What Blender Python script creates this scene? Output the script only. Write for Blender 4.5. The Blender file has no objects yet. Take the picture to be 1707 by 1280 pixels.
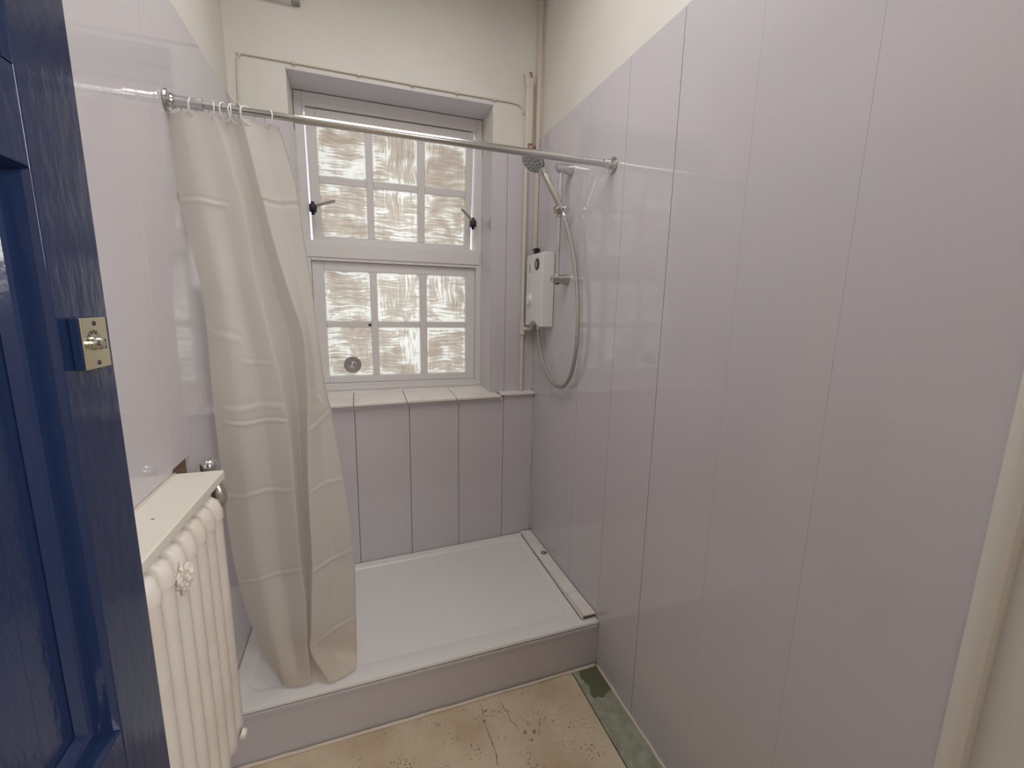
import bpy, bmesh, math, random
from mathutils import Vector, Matrix

random.seed(7)
S = bpy.context.scene
COL = S.collection
PI = math.pi

# ------------------------------------------------------------------ camera
cam_d = bpy.data.cameras.new('camera')
cam_d.sensor_fit = 'HORIZONTAL'
cam_d.sensor_width = 36.0
cam_d.lens = 15.2925
cam_d.clip_start = 0.02
cam = bpy.data.objects.new('camera', cam_d)
COL.objects.link(cam)
r_, u_, b_ = (0.94471, -0.32731, 0.01992), (0.03867, 0.1715, 0.98442), (-0.32563, -0.92922, 0.17467)
cam.matrix_world = Matrix(((r_[0], u_[0], b_[0], -0.91336), (r_[1], u_[1], b_[1], -2.2255),
                           (r_[2], u_[2], b_[2], 1.51652), (0, 0, 0, 1)))
S.camera = cam

# ------------------------------------------------------------------ world, lights, exposure
w = bpy.data.worlds.new('sky'); S.world = w; w.use_nodes = True
bg = w.node_tree.nodes['Background']
bg.inputs['Color'].default_value = (0.86, 0.93, 1.0, 1)
bg.inputs['Strength'].default_value = 1.4

def area(name, loc, rot, sx, sy, power, col):
    l = bpy.data.lights.new(name, 'AREA'); l.shape = 'RECTANGLE'; l.size = sx; l.size_y = sy
    l.energy = power; l.color = col
    o = bpy.data.objects.new(name, l); COL.objects.link(o); o.location = loc; o.rotation_euler = rot
    return o
area('ceiling_lamp_light', (-0.74, -1.20, 2.96), (0, 0, 0), 0.7, 1.3, 14.0, (1.0, 0.975, 0.95))
area('hall_fill_light', (-0.05, -3.15, 2.0), (math.radians(80), 0, math.radians(28)), 0.7, 0.7, 34.0, (1.0, 0.98, 0.96))  # unseen fill from the hall side, added to brighten left wall, curtain and tray

S.view_settings.view_transform = 'Standard'
S.view_settings.look = 'None'
S.view_settings.gamma = 1.0
S.view_settings.use_curve_mapping = False
S.view_settings.exposure = 0.0
S.cycles.use_denoising = True
S.cycles.max_bounces = 12
S.cycles.diffuse_bounces = 8
S.cycles.transparent_max_bounces = 12
S.cycles.sample_clamp_indirect = 6

# ------------------------------------------------------------------ helpers
def lin(c):
    return tuple(((v/255.)/12.92 if v/255. <= .04045 else ((v/255.+.055)/1.055)**2.4) for v in c) + (1,)

def mat(name, rgb, rough=0.5, metal=0.0, spec=0.5, bump=None, mottle=None, coat=0.0):
    """rgb in 0..255; bump=(scale, strength, (sx,sy,sz)); mottle=(scale, rgb2, lo, hi)"""
    m = bpy.data.materials.new(name); m.use_nodes = True
    nt = m.node_tree; p = nt.nodes['Principled BSDF']
    p.inputs['Base Color'].default_value = lin(rgb)
    p.inputs['Roughness'].default_value = rough
    p.inputs['Metallic'].default_value = metal
    p.inputs['Specular IOR Level'].default_value = spec
    p.inputs['Coat Weight'].default_value = coat
    p.inputs['Coat Roughness'].default_value = 0.03
    tc = nt.nodes.new('ShaderNodeTexCoord')
    if bump:
        mp = nt.nodes.new('ShaderNodeMapping'); mp.inputs['Scale'].default_value = bump[2] if len(bump) > 2 else (1, 1, 1)
        nt.links.new(tc.outputs['Object'], mp.inputs['Vector'])
        n = nt.nodes.new('ShaderNodeTexNoise'); n.inputs['Scale'].default_value = bump[0]; n.inputs['Detail'].default_value = 4
        nt.links.new(mp.outputs['Vector'], n.inputs['Vector'])
        b = nt.nodes.new('ShaderNodeBump'); b.inputs['Strength'].default_value = bump[1]; b.inputs['Distance'].default_value = 0.01
        nt.links.new(n.outputs['Fac'], b.inputs['Height']); nt.links.new(b.outputs['Normal'], p.inputs['Normal'])
    if mottle:
        n = nt.nodes.new('ShaderNodeTexNoise'); n.inputs['Scale'].default_value = mottle[0]; n.inputs['Detail'].default_value = 5
        nt.links.new(tc.outputs['Object'], n.inputs['Vector'])
        rp = nt.nodes.new('ShaderNodeMapRange'); rp.inputs['From Min'].default_value = mottle[2]; rp.inputs['From Max'].default_value = mottle[3]
        nt.links.new(n.outputs['Fac'], rp.inputs['Value'])
        mx = nt.nodes.new('ShaderNodeMix'); mx.data_type = 'RGBA'
        mx.inputs[6].default_value = lin(rgb); mx.inputs[7].default_value = lin(mottle[1])
        nt.links.new(rp.outputs['Result'], mx.inputs[0]); nt.links.new(mx.outputs[2], p.inputs['Base Color'])
    return m

M = {}
M['panel'] = mat('lavender_panel', (202, 198, 203), 0.07, spec=0.5, bump=(1.6, 0.03))
M['plaster'] = mat('cream_plaster', (222, 219, 213), 0.75, bump=(9, 0.12), mottle=(2.2, (214, 210, 203), .4, .7))
M['white_paint'] = mat('white_gloss_paint', (222, 216, 208), 0.28, bump=(14, 0.06))
M['window_paint'] = mat('window_white_paint', (224, 221, 220), 0.35, bump=(20, 0.05))
M['reveal'] = mat('reveal_paint', (214, 214, 220), 0.3)
M['shelf'] = mat('cream_shelf_paint', (230, 225, 213), 0.4, bump=(20, 0.04))
M['radiator'] = mat('radiator_white_paint', (224, 217, 209), 0.38, bump=(35, 0.15), mottle=(6, (213, 204, 194), .45, .7))
M['tray'] = mat('white_acrylic', (230, 228, 225), 0.32)
M['tile'] = mat('white_glazed_tile', (234, 230, 225), 0.18, mottle=(9, (226, 219, 210), .45, .75))
M['grout'] = mat('dirty_grout', (128, 112, 100), 0.8)
M['caulk'] = mat('cream_sealant', (214, 203, 188), 0.55, bump=(40, 0.3))
M['chrome'] = mat('chrome', (214, 214, 214), 0.09, 1.0)
M['rail'] = mat('rail_metal', (205, 204, 203), 0.2, 1.0)
M['satin'] = mat('satin_metal', (190, 185, 178), 0.28, 1.0)
M['steel_hose'] = mat('braided_steel', (186, 180, 172), 0.3, 1.0, bump=(400, 0.5))
M['white_plastic'] = mat('white_plastic', (226, 224, 222), 0.25)
M['grey_plastic'] = mat('grey_plastic', (150, 148, 146), 0.4)
M['dark'] = mat('black_plastic', (28, 26, 28), 0.35)
M['dark_metal'] = mat('blackened_metal', (52, 47, 56), 0.35, 0.6, bump=(60, 0.5))
M['groove'] = mat('groove_shadow_gap', (84, 79, 86), 0.7)
M['pipe'] = mat('painted_pipe', (212, 203, 192), 0.4, bump=(30, 0.15))
M['rust'] = mat('rusty_copper', (132, 100, 76), 0.7, bump=(80, 0.5), mottle=(60, (196, 182, 164), .45, .6))
M['blue'] = mat('navy_gloss_paint', (28, 42, 74), 0.13, bump=(30, 0.06, (1, 2.4, .9)), coat=0.0)
M['brass'] = mat('pale_brass', (206, 198, 170), 0.2, 0.9)
M['brown'] = mat('bare_brown_wood', (120, 100, 78), 0.8, bump=(50, 0.4))
M['drain_red'] = mat('reddish_grate', (112, 40, 38), 0.5)
M['seam'] = mat('dark_seam', (60, 54, 52), 0.8)
M['brick'] = mat('outside_render', (205, 200, 190), 0.9)
M['hall'] = mat('hall_plaster', (200, 192, 180), 0.8)

def floor_mat():
    m = bpy.data.materials.new('worn_screed'); m.use_nodes = True
    nt = m.node_tree; L = nt.links; p = nt.nodes['Principled BSDF']; p.inputs['Roughness'].default_value = 0.75
    tc = nt.nodes.new('ShaderNodeTexCoord')
    n1 = nt.nodes.new('ShaderNodeTexNoise'); n1.inputs['Scale'].default_value = 5; n1.inputs['Detail'].default_value = 6
    L.new(tc.outputs['Object'], n1.inputs['Vector'])
    r1 = nt.nodes.new('ShaderNodeValToRGB'); r1.color_ramp.elements[0].position = .36; r1.color_ramp.elements[1].position = .62
    r1.color_ramp.elements[0].color = lin((190, 170, 142)); r1.color_ramp.elements[1].color = lin((208, 194, 170))
    L.new(n1.outputs['Fac'], r1.inputs['Fac'])
    v = nt.nodes.new('ShaderNodeTexVoronoi'); v.inputs['Scale'].default_value = 95; v.inputs['Randomness'].default_value = 1
    L.new(tc.outputs['Object'], v.inputs['Vector'])
    n2 = nt.nodes.new('ShaderNodeTexNoise'); n2.inputs['Scale'].default_value = 13
    L.new(tc.outputs['Object'], n2.inputs['Vector'])
    mr = nt.nodes.new('ShaderNodeMapRange'); mr.inputs['From Min'].default_value = .36; mr.inputs['From Max'].default_value = .75
    mr.inputs['To Min'].default_value = .0; mr.inputs['To Max'].default_value = .36
    L.new(n2.outputs['Fac'], mr.inputs['Value'])
    lt = nt.nodes.new('ShaderNodeMath'); lt.operation = 'LESS_THAN'
    L.new(v.outputs['Distance'], lt.inputs[0]); L.new(mr.outputs['Result'], lt.inputs[1])
    mx = nt.nodes.new('ShaderNodeMix'); mx.data_type = 'RGBA'; mx.inputs[7].default_value = lin((96, 76, 58))
    sc = nt.nodes.new('ShaderNodeMath'); sc.operation = 'MULTIPLY'; sc.inputs[1].default_value = .75
    L.new(lt.outputs[0], sc.inputs[0]); L.new(sc.outputs[0], mx.inputs[0]); L.new(r1.outputs['Color'], mx.inputs[6])
    # rusty stain in the middle of the slab
    L.new(mx.outputs[2], p.inputs['Base Color'])
    b = nt.nodes.new('ShaderNodeBump'); b.inputs['Strength'].default_value = .25; b.inputs['Distance'].default_value = .004
    L.new(n1.outputs['Fac'], b.inputs['Height']); L.new(b.outputs['Normal'], p.inputs['Normal'])
    return m
M['screed'] = floor_mat()

def green_mat():
    m = bpy.data.materials.new('green_painted_board'); m.use_nodes = True
    nt = m.node_tree; L = nt.links; p = nt.nodes['Principled BSDF']; p.inputs['Roughness'].default_value = 0.6
    tc = nt.nodes.new('ShaderNodeTexCoord')
    n = nt.nodes.new('ShaderNodeTexNoise'); n.inputs['Scale'].default_value = 22; n.inputs['Detail'].default_value = 5
    L.new(tc.outputs['Object'], n.inputs['Vector'])
    sx = nt.nodes.new('ShaderNodeSeparateXYZ'); L.new(tc.outputs['Object'], sx.inputs[0])
    # dark scraped patch between y=-.80 and y=-.93, ragged edge
    a = nt.nodes.new('ShaderNodeMath'); a.operation = 'MULTIPLY_ADD'; a.inputs[1].default_value = .10
    L.new(n.outputs['Fac'], a.inputs[0]); L.new(sx.outputs['Y'], a.inputs[2])
    g = nt.nodes.new('ShaderNodeMath'); g.operation = 'GREATER_THAN'; g.inputs[1].default_value = -.895
    L.new(a.outputs[0], g.inputs[0])
    c = nt.nodes.new('ShaderNodeMath'); c.operation = 'MULTIPLY_ADD'; c.inputs[1].default_value = .05
    L.new(n.outputs['Fac'], c.inputs[0]); L.new(sx.outputs['X'], c.inputs[2])
    g2 = nt.nodes.new('ShaderNodeMath'); g2.operation = 'GREATER_THAN'; g2.inputs[1].default_value = -.068
    L.new(c.outputs[0], g2.inputs[0])
    mu = nt.nodes.new('ShaderNodeMath'); mu.operation = 'MULTIPLY'; L.new(g.outputs[0], mu.inputs[0]); L.new(g2.outputs[0], mu.inputs[1])
    r1 = nt.nodes.new('ShaderNodeValToRGB'); r1.color_ramp.elements[0].position = .35; r1.color_ramp.elements[1].position = .65
    r1.color_ramp.elements[0].color = lin((138, 142, 124)); r1.color_ramp.elements[1].color = lin((163, 167, 151))
    L.new(n.outputs['Fac'], r1.inputs['Fac'])
    mx = nt.nodes.new('ShaderNodeMix'); mx.data_type = 'RGBA'; mx.inputs[7].default_value = lin((96, 100, 74))
    L.new(mu.outputs[0], mx.inputs[0]); L.new(r1.outputs['Color'], mx.inputs[6]); L.new(mx.outputs[2], p.inputs['Base Color'])
    return m
M['green'] = green_mat()

def pane_mat():
    """obscured glass brushed over with thin uneven paint: daylight glows through the strokes"""
    m = bpy.data.materials.new('brushed_obscured_glass'); m.use_nodes = True
    nt = m.node_tree; L = nt.links
    for n in list(nt.nodes):
        if n.type != 'OUTPUT_MATERIAL': nt.nodes.remove(n)
    out = nt.nodes['Material Output']
    tc = nt.nodes.new('ShaderNodeTexCoord')
    sepx = nt.nodes.new('ShaderNodeSeparateXYZ'); L.new(tc.outputs['Object'], sepx.inputs[0])
    warp = nt.nodes.new('ShaderNodeTexNoise'); warp.inputs['Scale'].default_value = 7; warp.inputs['Detail'].default_value = 2
    L.new(tc.outputs['Object'], warp.inputs['Vector'])
    wv = nt.nodes.new('ShaderNodeVectorMath'); wv.operation = 'SCALE'; wv.inputs['Scale'].default_value = .045
    L.new(warp.outputs['Color'], wv.inputs[0])
    ad = nt.nodes.new('ShaderNodeVectorMath'); ad.operation = 'ADD'
    L.new(tc.outputs['Object'], ad.inputs[0]); L.new(wv.outputs[0], ad.inputs[1])
    def strokes(scale, det, vec, dist=0.4):
        mp = nt.nodes.new('ShaderNodeMapping'); mp.inputs['Scale'].default_value = vec
        L.new(ad.outputs[0], mp.inputs['Vector'])
        n = nt.nodes.new('ShaderNodeTexNoise'); n.inputs['Scale'].default_value = scale; n.inputs['Detail'].default_value = det
        n.inputs['Distortion'].default_value = dist
        L.new(mp.outputs['Vector'], n.inputs['Vector']); return n.outputs['Fac']
    h = strokes(13, 8, (.55, 1, 8), .9); vv = strokes(13, 8, (8, 1, .55), .9); big = strokes(8, 3, (1, 1, 1))
    # how thick the smear is
    dirn = nt.nodes.new('ShaderNodeTexNoise'); dirn.inputs['Scale'].default_value = 3.7; dirn.inputs['Detail'].default_value = 1
    L.new(tc.outputs['Object'], dirn.inputs['Vector'])
    dm = nt.nodes.new('ShaderNodeMapRange'); dm.inputs['From Min'].default_value = .50; dm.inputs['From Max'].default_value = .60
    dm.inputs['To Min'].default_value = .12; dm.inputs['To Max'].default_value = .85
    L.new(dirn.outputs['Fac'], dm.inputs['Value'])
    s1 = nt.nodes.new('ShaderNodeMix'); s1.data_type = 'FLOAT'
    L.new(dm.outputs['Result'], s1.inputs[0]); L.new(h, s1.inputs[2]); L.new(vv, s1.inputs[3])
    s3 = nt.nodes.new('ShaderNodeMath'); s3.operation = 'MULTIPLY_ADD'; s3.inputs[1].default_value = .75
    L.new(big, s3.inputs[0]); L.new(s1.outputs[0], s3.inputs[2])
    # thinner paint at the pane margins (UV = position in each pane)
    uv = nt.nodes.new('ShaderNodeSeparateXYZ'); L.new(tc.outputs['UV'], uv.inputs[0])
    def edge(o):
        a = nt.nodes.new('ShaderNodeMath'); a.operation = 'SUBTRACT'; a.inputs[1].default_value = .5; L.new(o, a.inputs[0])
        b = nt.nodes.new('ShaderNodeMath'); b.operation = 'ABSOLUTE'; L.new(a.outputs[0], b.inputs[0]); return b.outputs[0]
    mxx = nt.nodes.new('ShaderNodeMath'); mxx.operation = 'MAXIMUM'; L.new(edge(uv.outputs['X']), mxx.inputs[0]); L.new(edge(uv.outputs['Y']), mxx.inputs[1])
    wob = nt.nodes.new('ShaderNodeMath'); wob.operation = 'MULTIPLY_ADD'; wob.inputs[1].default_value = .16
    fine = nt.nodes.new('ShaderNodeTexNoise'); fine.inputs['Scale'].default_value = 38; fine.inputs['Detail'].default_value = 3
    L.new(tc.outputs['Object'], fine.inputs['Vector']); L.new(fine.outputs['Fac'], wob.inputs[0]); 
    off = nt.nodes.new('ShaderNodeMath'); off.operation = 'SUBTRACT'; off.inputs[1].default_value = .08
    L.new(mxx.outputs[0], wob.inputs[2]); L.new(wob.outputs[0], off.inputs[0]); mxx = off
    er = nt.nodes.new('ShaderNodeMapRange'); er.inputs['From Min'].default_value = .39; er.inputs['From Max'].default_value = .48
    er.inputs['To Min'].default_value = 0; er.inputs['To Max'].default_value = .13
    L.new(mxx.outputs[0], er.inputs['Value'])
    s4 = nt.nodes.new('ShaderNodeMath'); s4.operation = 'ADD'; L.new(s3.outputs[0], s4.inputs[0]); L.new(er.outputs['Result'], s4.inputs[1])
    rp = nt.nodes.new('ShaderNodeValToRGB'); e = rp.color_ramp.elements
    e[0].position = .70; e[0].color = lin((172, 154, 136)); e[1].position = 1.06; e[1].color = lin((238, 232, 220))
    e2 = rp.color_ramp.elements.new(.86); e2.color = lin((190, 174, 157))
    e3 = rp.color_ramp.elements.new(.955); e3.color = lin((207, 195, 179))
    e[len(e)-1].position = 1.06
    sb = nt.nodes.new('ShaderNodeMath'); sb.operation = 'SUBTRACT'; sb.inputs[1].default_value = .0; L.new(s4.outputs[0], sb.inputs[0])
    L.new(sb.outputs[0], rp.inputs['Fac'])
    t = nt.nodes.new('ShaderNodeBsdfTranslucent'); L.new(rp.outputs['Color'], t.inputs['Color'])
    g = nt.nodes.new('ShaderNodeBsdfGlossy'); g.inputs['Roughness'].default_value = .2
    mx = nt.nodes.new('ShaderNodeMixShader'); mx.inputs[0].default_value = .04
    L.new(t.outputs[0], mx.inputs[1]); L.new(g.outputs[0], mx.inputs[2]); L.new(mx.outputs[0], out.inputs['Surface'])
    return m
M['pane'] = pane_mat()

def curtain_mat():
    m = bpy.data.materials.new('off_white_curtain'); m.use_nodes = True
    nt = m.node_tree; L = nt.links; p = nt.nodes['Principled BSDF']; out = nt.nodes['Material Output']
    p.inputs['Base Color'].default_value = lin((228, 220, 206)); p.inputs['Roughness'].default_value = .42
    tc = nt.nodes.new('ShaderNodeTexCoord')
    # yellowed towards the hem: a stain with a ragged edge
    n = nt.nodes.new('ShaderNodeTexNoise'); n.inputs['Scale'].default_value = 7; n.inputs['Detail'].default_value = 4
    L.new(tc.outputs['Object'], n.inputs['Vector'])
    s = nt.nodes.new('ShaderNodeSeparateXYZ'); L.new(tc.outputs['Object'], s.inputs[0])
    a = nt.nodes.new('ShaderNodeMath'); a.operation = 'MULTIPLY_ADD'; a.inputs[1].default_value = -.5
    L.new(n.outputs['Fac'], a.inputs[0]); L.new(s.outputs['Z'], a.inputs[2])
    r = nt.nodes.new('ShaderNodeMapRange'); r.inputs['From Min'].default_value = .25; r.inputs['From Max'].default_value = -.05
    r.inputs['To Max'].default_value = .6
    L.new(a.outputs[0], r.inputs['Value'])
    mx = nt.nodes.new('ShaderNodeMix'); mx.data_type = 'RGBA'; mx.inputs[6].default_value = lin((227, 222, 215)); mx.inputs[7].default_value = lin((222, 208, 188))
    L.new(r.outputs['Result'], mx.inputs[0]); L.new(mx.outputs[2], p.inputs['Base Color'])
    t = nt.nodes.new('ShaderNodeBsdfTranslucent'); L.new(mx.outputs[2], t.inputs['Color'])
    tr = nt.nodes.new('ShaderNodeBsdfTransparent')
    m1 = nt.nodes.new('ShaderNodeMixShader'); m1.inputs[0].default_value = .42
    L.new(p.outputs[0], m1.inputs[1]); L.new(t.outputs[0], m1.inputs[2])
    m2 = nt.nodes.new('ShaderNodeMixShader'); m2.inputs[0].default_value = .07
    L.new(m1.outputs[0], m2.inputs[1]); L.new(tr.outputs[0], m2.inputs[2]); L.new(m2.outputs[0], out.inputs['Surface'])
    n3 = nt.nodes.new('ShaderNodeTexNoise'); n3.inputs['Scale'].default_value = 16; n3.inputs['Detail'].default_value = 3
    L.new(tc.outputs['Object'], n3.inputs['Vector'])
    b = nt.nodes.new('ShaderNodeBump'); b.inputs['Strength'].default_value = .18; b.inputs['Distance'].default_value = .01
    L.new(n3.outputs['Fac'], b.inputs['Height'])
    for nd in (p, t): L.new(b.outputs['Normal'], nd.inputs['Normal'])
    return m
M['curtain'] = curtain_mat()

def clear_mat():
    m = bpy.data.materials.new('patterned_clear_plastic'); m.use_nodes = True
    p = m.node_tree.nodes['Principled BSDF']
    p.inputs['Base Color'].default_value = lin((214, 220, 224)); p.inputs['Roughness'].default_value = .12
    p.inputs['Transmission Weight'].default_value = .45
    return m
M['clear'] = clear_mat()

# ---- mesh builders: every one adds to a bmesh
def BM(): return bmesh.new()

def box(bm, x0, x1, y0, y1, z0, z1, mi=0):
    vs = [bm.verts.new((x, y, z)) for x in (x0, x1) for y in (y0, y1) for z in (z0, z1)]
    for f in ((0, 1, 3, 2), (4, 6, 7, 5), (0, 4, 5, 1), (2, 3, 7, 6), (0, 2, 6, 4), (1, 5, 7, 3)):
        fc = bm.faces.new([vs[i] for i in f]); fc.material_index = mi
    return vs

def prism(bm, poly, axis, a0, a1):
    """extrude a 2-D polygon along an axis"""
    def P(p, a):
        return {'x': (a, p[0], p[1]), 'y': (p[0], a, p[1]), 'z': (p[0], p[1], a)}[axis]
    A = [bm.verts.new(P(p, a0)) for p in poly]; B = [bm.verts.new(P(p, a1)) for p in poly]
    n = len(poly)
    for i in range(n): bm.faces.new((A[i], A[(i+1) % n], B[(i+1) % n], B[i]))
    bm.faces.new(A[::-1]); bm.faces.new(B)

def frames(pts, closed=False):
    pts = [Vector(p) for p in pts]; n = len(pts); out = []
    t = []
    for i in range(n):
        a = pts[(i-1) % n] if (closed or i > 0) else pts[i]
        b = pts[(i+1) % n] if (closed or i < n-1) else pts[i]
        t.append((b-a).normalized())
    up = Vector((0, 0, 1)) if abs(t[0].z) < .9 else Vector((1, 0, 0))
    x = t[0].cross(up).normalized()
    for i in range(n):
        x = (x - t[i]*x.dot(t[i])).normalized()
        out.append((pts[i], x, t[i].cross(x)))
    return out

def tube(bm, pts, rad, seg=14, closed=False, cap=True, sx=1.0):
    fr = frames(pts, closed); rings = []
    for i, (p, x, y) in enumerate(fr):
        r = rad[i] if isinstance(rad, (list, tuple)) else rad
        rings.append([bm.verts.new(p + x*math.cos(2*PI*k/seg)*r*sx + y*math.sin(2*PI*k/seg)*r) for k in range(seg)])
    n = len(rings)
    for i in range(n if closed else n-1):
        A, B = rings[i], rings[(i+1) % n]
        for k in range(seg): bm.faces.new((A[k], A[(k+1) % seg], B[(k+1) % seg], B[k]))
    if cap and not closed:
        bm.faces.new(rings[0][::-1]); bm.faces.new(rings[-1])
    return rings

def lathe(bm, origin, axis, prof, seg=28):
    """prof: list of (distance along axis, radius)"""
    o = Vector(origin); a = Vector(axis).normalized()
    up = Vector((0, 0, 1)) if abs(a.z) < .9 else Vector((1, 0, 0))
    x = a.cross(up).normalized(); y = a.cross(x)
    rings = [[bm.verts.new(o + a*d + (x*math.cos(2*PI*k/seg) + y*math.sin(2*PI*k/seg))*max(r, 1e-5)) for k in range(seg)] for d, r in prof]
    for A, B in zip(rings, rings[1:]):
        for k in range(seg): bm.faces.new((A[k], A[(k+1) % seg], B[(k+1) % seg], B[k]))
    bm.faces.new(rings[0][::-1]); bm.faces.new(rings[-1])

def catmull(pts, n=8):
    P = [Vector(p) for p in pts]; P = [P[0]*2-P[1]] + P + [P[-1]*2-P[-2]]
    out = []
    for i in range(1, len(P)-2):
        for k in range(n):
            t = k/n; a, b, c, d = P[i-1:i+3]
            out.append(.5*((2*b) + (c-a)*t + (2*a-5*b+4*c-d)*t*t + (3*b-a-3*c+d)*t**3))
    out.append(P[-2]); return out

def obj(name, bm, m, parent=None, bevel=0.0, smooth=False, kind=None, seg=2):
    bmesh.ops.recalc_face_normals(bm, faces=bm.faces)
    me = bpy.data.meshes.new(name); bm.to_mesh(me); bm.free()
    for mm in (m if isinstance(m, (list, tuple)) else [m]): me.materials.append(M[mm])
    o = bpy.data.objects.new(name, me); COL.objects.link(o)
    if parent: o.parent = parent
    if bevel:
        b = o.modifiers.new('bevel', 'BEVEL'); b.width = bevel; b.segments = seg; b.limit_method = 'ANGLE'; b.angle_limit = math.radians(40)
        for p in me.polygons: p.use_smooth = True
        b.harden_normals = True
    elif smooth:
        for p in me.polygons: p.use_smooth = True
        if smooth != 'all':
            try:
                me.set_sharp_from_angle(angle=math.radians(40))
            except Exception: pass
    if kind: o['kind'] = kind
    return o

def tag(o, label, cat, group=None):
    o['label'] = label; o['category'] = cat
    if group: o['group'] = group
    return o

def empty(name, loc, kind=None):
    """an Empty at the thing's base; children keep world coordinates through matrix_parent_inverse"""
    o = bpy.data.objects.new(name, None); COL.objects.link(o); o.location = loc; o.empty_display_size = .05
    if kind: o['kind'] = kind
    return o

def child(name, bm, m, parent, **k):
    o = obj(name, bm, m, parent, **k)
    if parent.type == 'EMPTY': o.matrix_parent_inverse = Matrix.Translation(-parent.location)
    return o

# ------------------------------------------------------------------ room shell
W = 1.376          # room width
E = 0.045          # upper part of the window wall stands this much further back than the boxed-out part
H = 3.0
PT = 2.370         # top of the wall panelling
ZS = 1.045         # sill
NEAR = -2.36
FYW = .235
def lowy(x): return 0.055*x     # boxed-out lower wall is a little out of square

# right wall: plaster + panelling
bm = BM(); box(bm, .010, .13, NEAR-.12, E+.5, -.1, H)
wr = obj('wall_right', bm, 'plaster', kind='structure')
bm = BM()
ys = [E, -.222, -.510, -.785, -1.056, -1.335, -1.605, -1.878]
for a, b in zip(ys, ys[1:]):
    big = abs(b+1.056) < .01
    g = .0001 if b < -1.2 else .0011
    box(bm, 0, .009, b+(g if not big else .0021), a-(.0001 if a < -1.2 else .0006), 0, PT)
child('wall_panelling', bm, 'panel', wr, bevel=.0005)
bm = BM(); box(bm, .002, .0098, -1.03, E, 0, PT-.002)
child('panel_groove', bm, 'groove', wr)
bm = BM(); box(bm, .005, .0098, -1.878, -1.031, 0, PT-.002)
child('open_joint', bm, 'seam', wr)

# left wall
bm = BM(); box(bm, -W-.13, -W-.015, NEAR-.12, E+.5, -.1, H)
wl = obj('wall_left', bm, 'plaster', kind='structure')
bm = BM()
ys = [E, -.295, -.835]
for a, b in zip(ys, ys[1:]): box(bm, -W-.0148, -W, b+.001, a-.001, 0, PT-.035)
box(bm, -W-.0148, -W, -.955, -.836, 1.092, PT-.035)            # above the cut-out
box(bm, -W-.0148, -W, -.955, -.836, 0, .98)
ys = [-.956, NEAR]
for a, b in zip(ys, ys[1:]): box(bm, -W-.0148, -W, b+(.0 if a < -1.0 else 0), a, 0, PT-.035)
child('wall_panelling', bm, 'panel', wl, bevel=.0006)
bm = BM(); box(bm, -W-.0149, -W-.011, -.955, -.836, .98, 1.092)
child('exposed_timber', bm, 'brown', wl)

# window wall
WX0, WX1, WZ1 = -1.170, -.246, 2.503
bm = BM()
box(bm, -W-.015, WX0, E, E+.44, -.1, H); box(bm, WX1, .010, E, E+.44, -.1, H)
box(bm, WX0, WX1, E, E+.44, WZ1, H); box(bm, WX0, WX1, E, E+.44, -.1, ZS-.03)
wb = obj('wall_back', bm, 'plaster', kind='structure')
bm = BM()    # upper panelling either side of the window, up to just above the rail
for a, b in ((-W, WX0), (WX1, -.168), (-.166, 0)): box(bm, a, b, E-.006, E-.0005, ZS, 2.305)
child('wall_panelling', bm, 'panel', wb, bevel=.0008)
bm = BM()    # lining of the reveal
box(bm, WX1-.006, WX1, E-.006, FYW, ZS, 2.305)
box(bm, WX0, WX0+.006, E-.006, FYW, ZS, 2.305)
child('reveal_panelling', bm, 'panel', wb, bevel=.0008)
bm = BM(); box(bm, WX0+.001, WX1-.001, E+.001, FYW, WZ1-.004, WZ1)
child('reveal_head', bm, 'reveal', wb)
# boxed-out lower part: five panels with grooves
bm = BM()
xs = [-.004, -.184, -.437, -.693, -.953, -1.21, -W]
for a, b in zip(xs, xs[1:]):
    poly = [(a-.0012, lowy(a)), (b+.0012, lowy(b)), (b+.0012, E-.001), (a-.0012, E-.001)]
    prism(bm, poly, 'z', .16, ZS-.030 if a < -.01 else ZS-.0045)
wlow = child('boxed_panelling', bm, 'panel', wb, bevel=.001)
bm = BM(); prism(bm, [(-.001, .006), (-W+.001, lowy(-W)+.006), (-W+.001, E-.002), (-.001, E-.002)], 'z', .16, ZS-.032)
child('panel_groove', bm, 'groove', wb)
bm = BM()    # thin capping bead under the tiles
prism(bm, [(-.19, lowy(-.19)-.008), (-W+.001, lowy(-W)-.008), (-W+.001, E-.002), (-.19, E-.002)], 'z', ZS-.030, ZS-.0125)
child('capping_bead', bm, 'panel', wb, bevel=.001)

# near wall with the doorway behind the camera, ceiling, floor, hall
bm = BM()
box(bm, -.36, .010, NEAR-.12, NEAR, 0, H); box(bm, -W-.015, -1.19, NEAR-.12, NEAR, 0, H); box(bm, -1.19, -.36, NEAR-.12, NEAR, 2.06, H)
obj('wall_near', bm, 'plaster', kind='structure')
bm = BM(); box(bm, -W-.13, .13, NEAR-.12, E+.44, H, H+.1); obj('ceiling', bm, 'plaster', kind='structure')
bm = BM()
box(bm, -1.9, -1.8, -3.9, NEAR-.12, 0, 2.6); box(bm, .6, .7, -3.9, NEAR-.12, 0, 2.6)
box(bm, -1.8, .6, -3.9, -3.8, 0, 2.6); box(bm, -1.9, .7, -3.9, NEAR-.12, 2.6, 2.7); box(bm, -1.9, .7, -3.9, NEAR-.12, -.1, 0)
box(bm, -1.8, -W-.13, NEAR-.13, NEAR-.12, 0, 2.6); box(bm, .13, .6, NEAR-.13, NEAR-.12, 0, 2.6)
obj('wall_hall', bm, 'hall', kind='structure')

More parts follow.
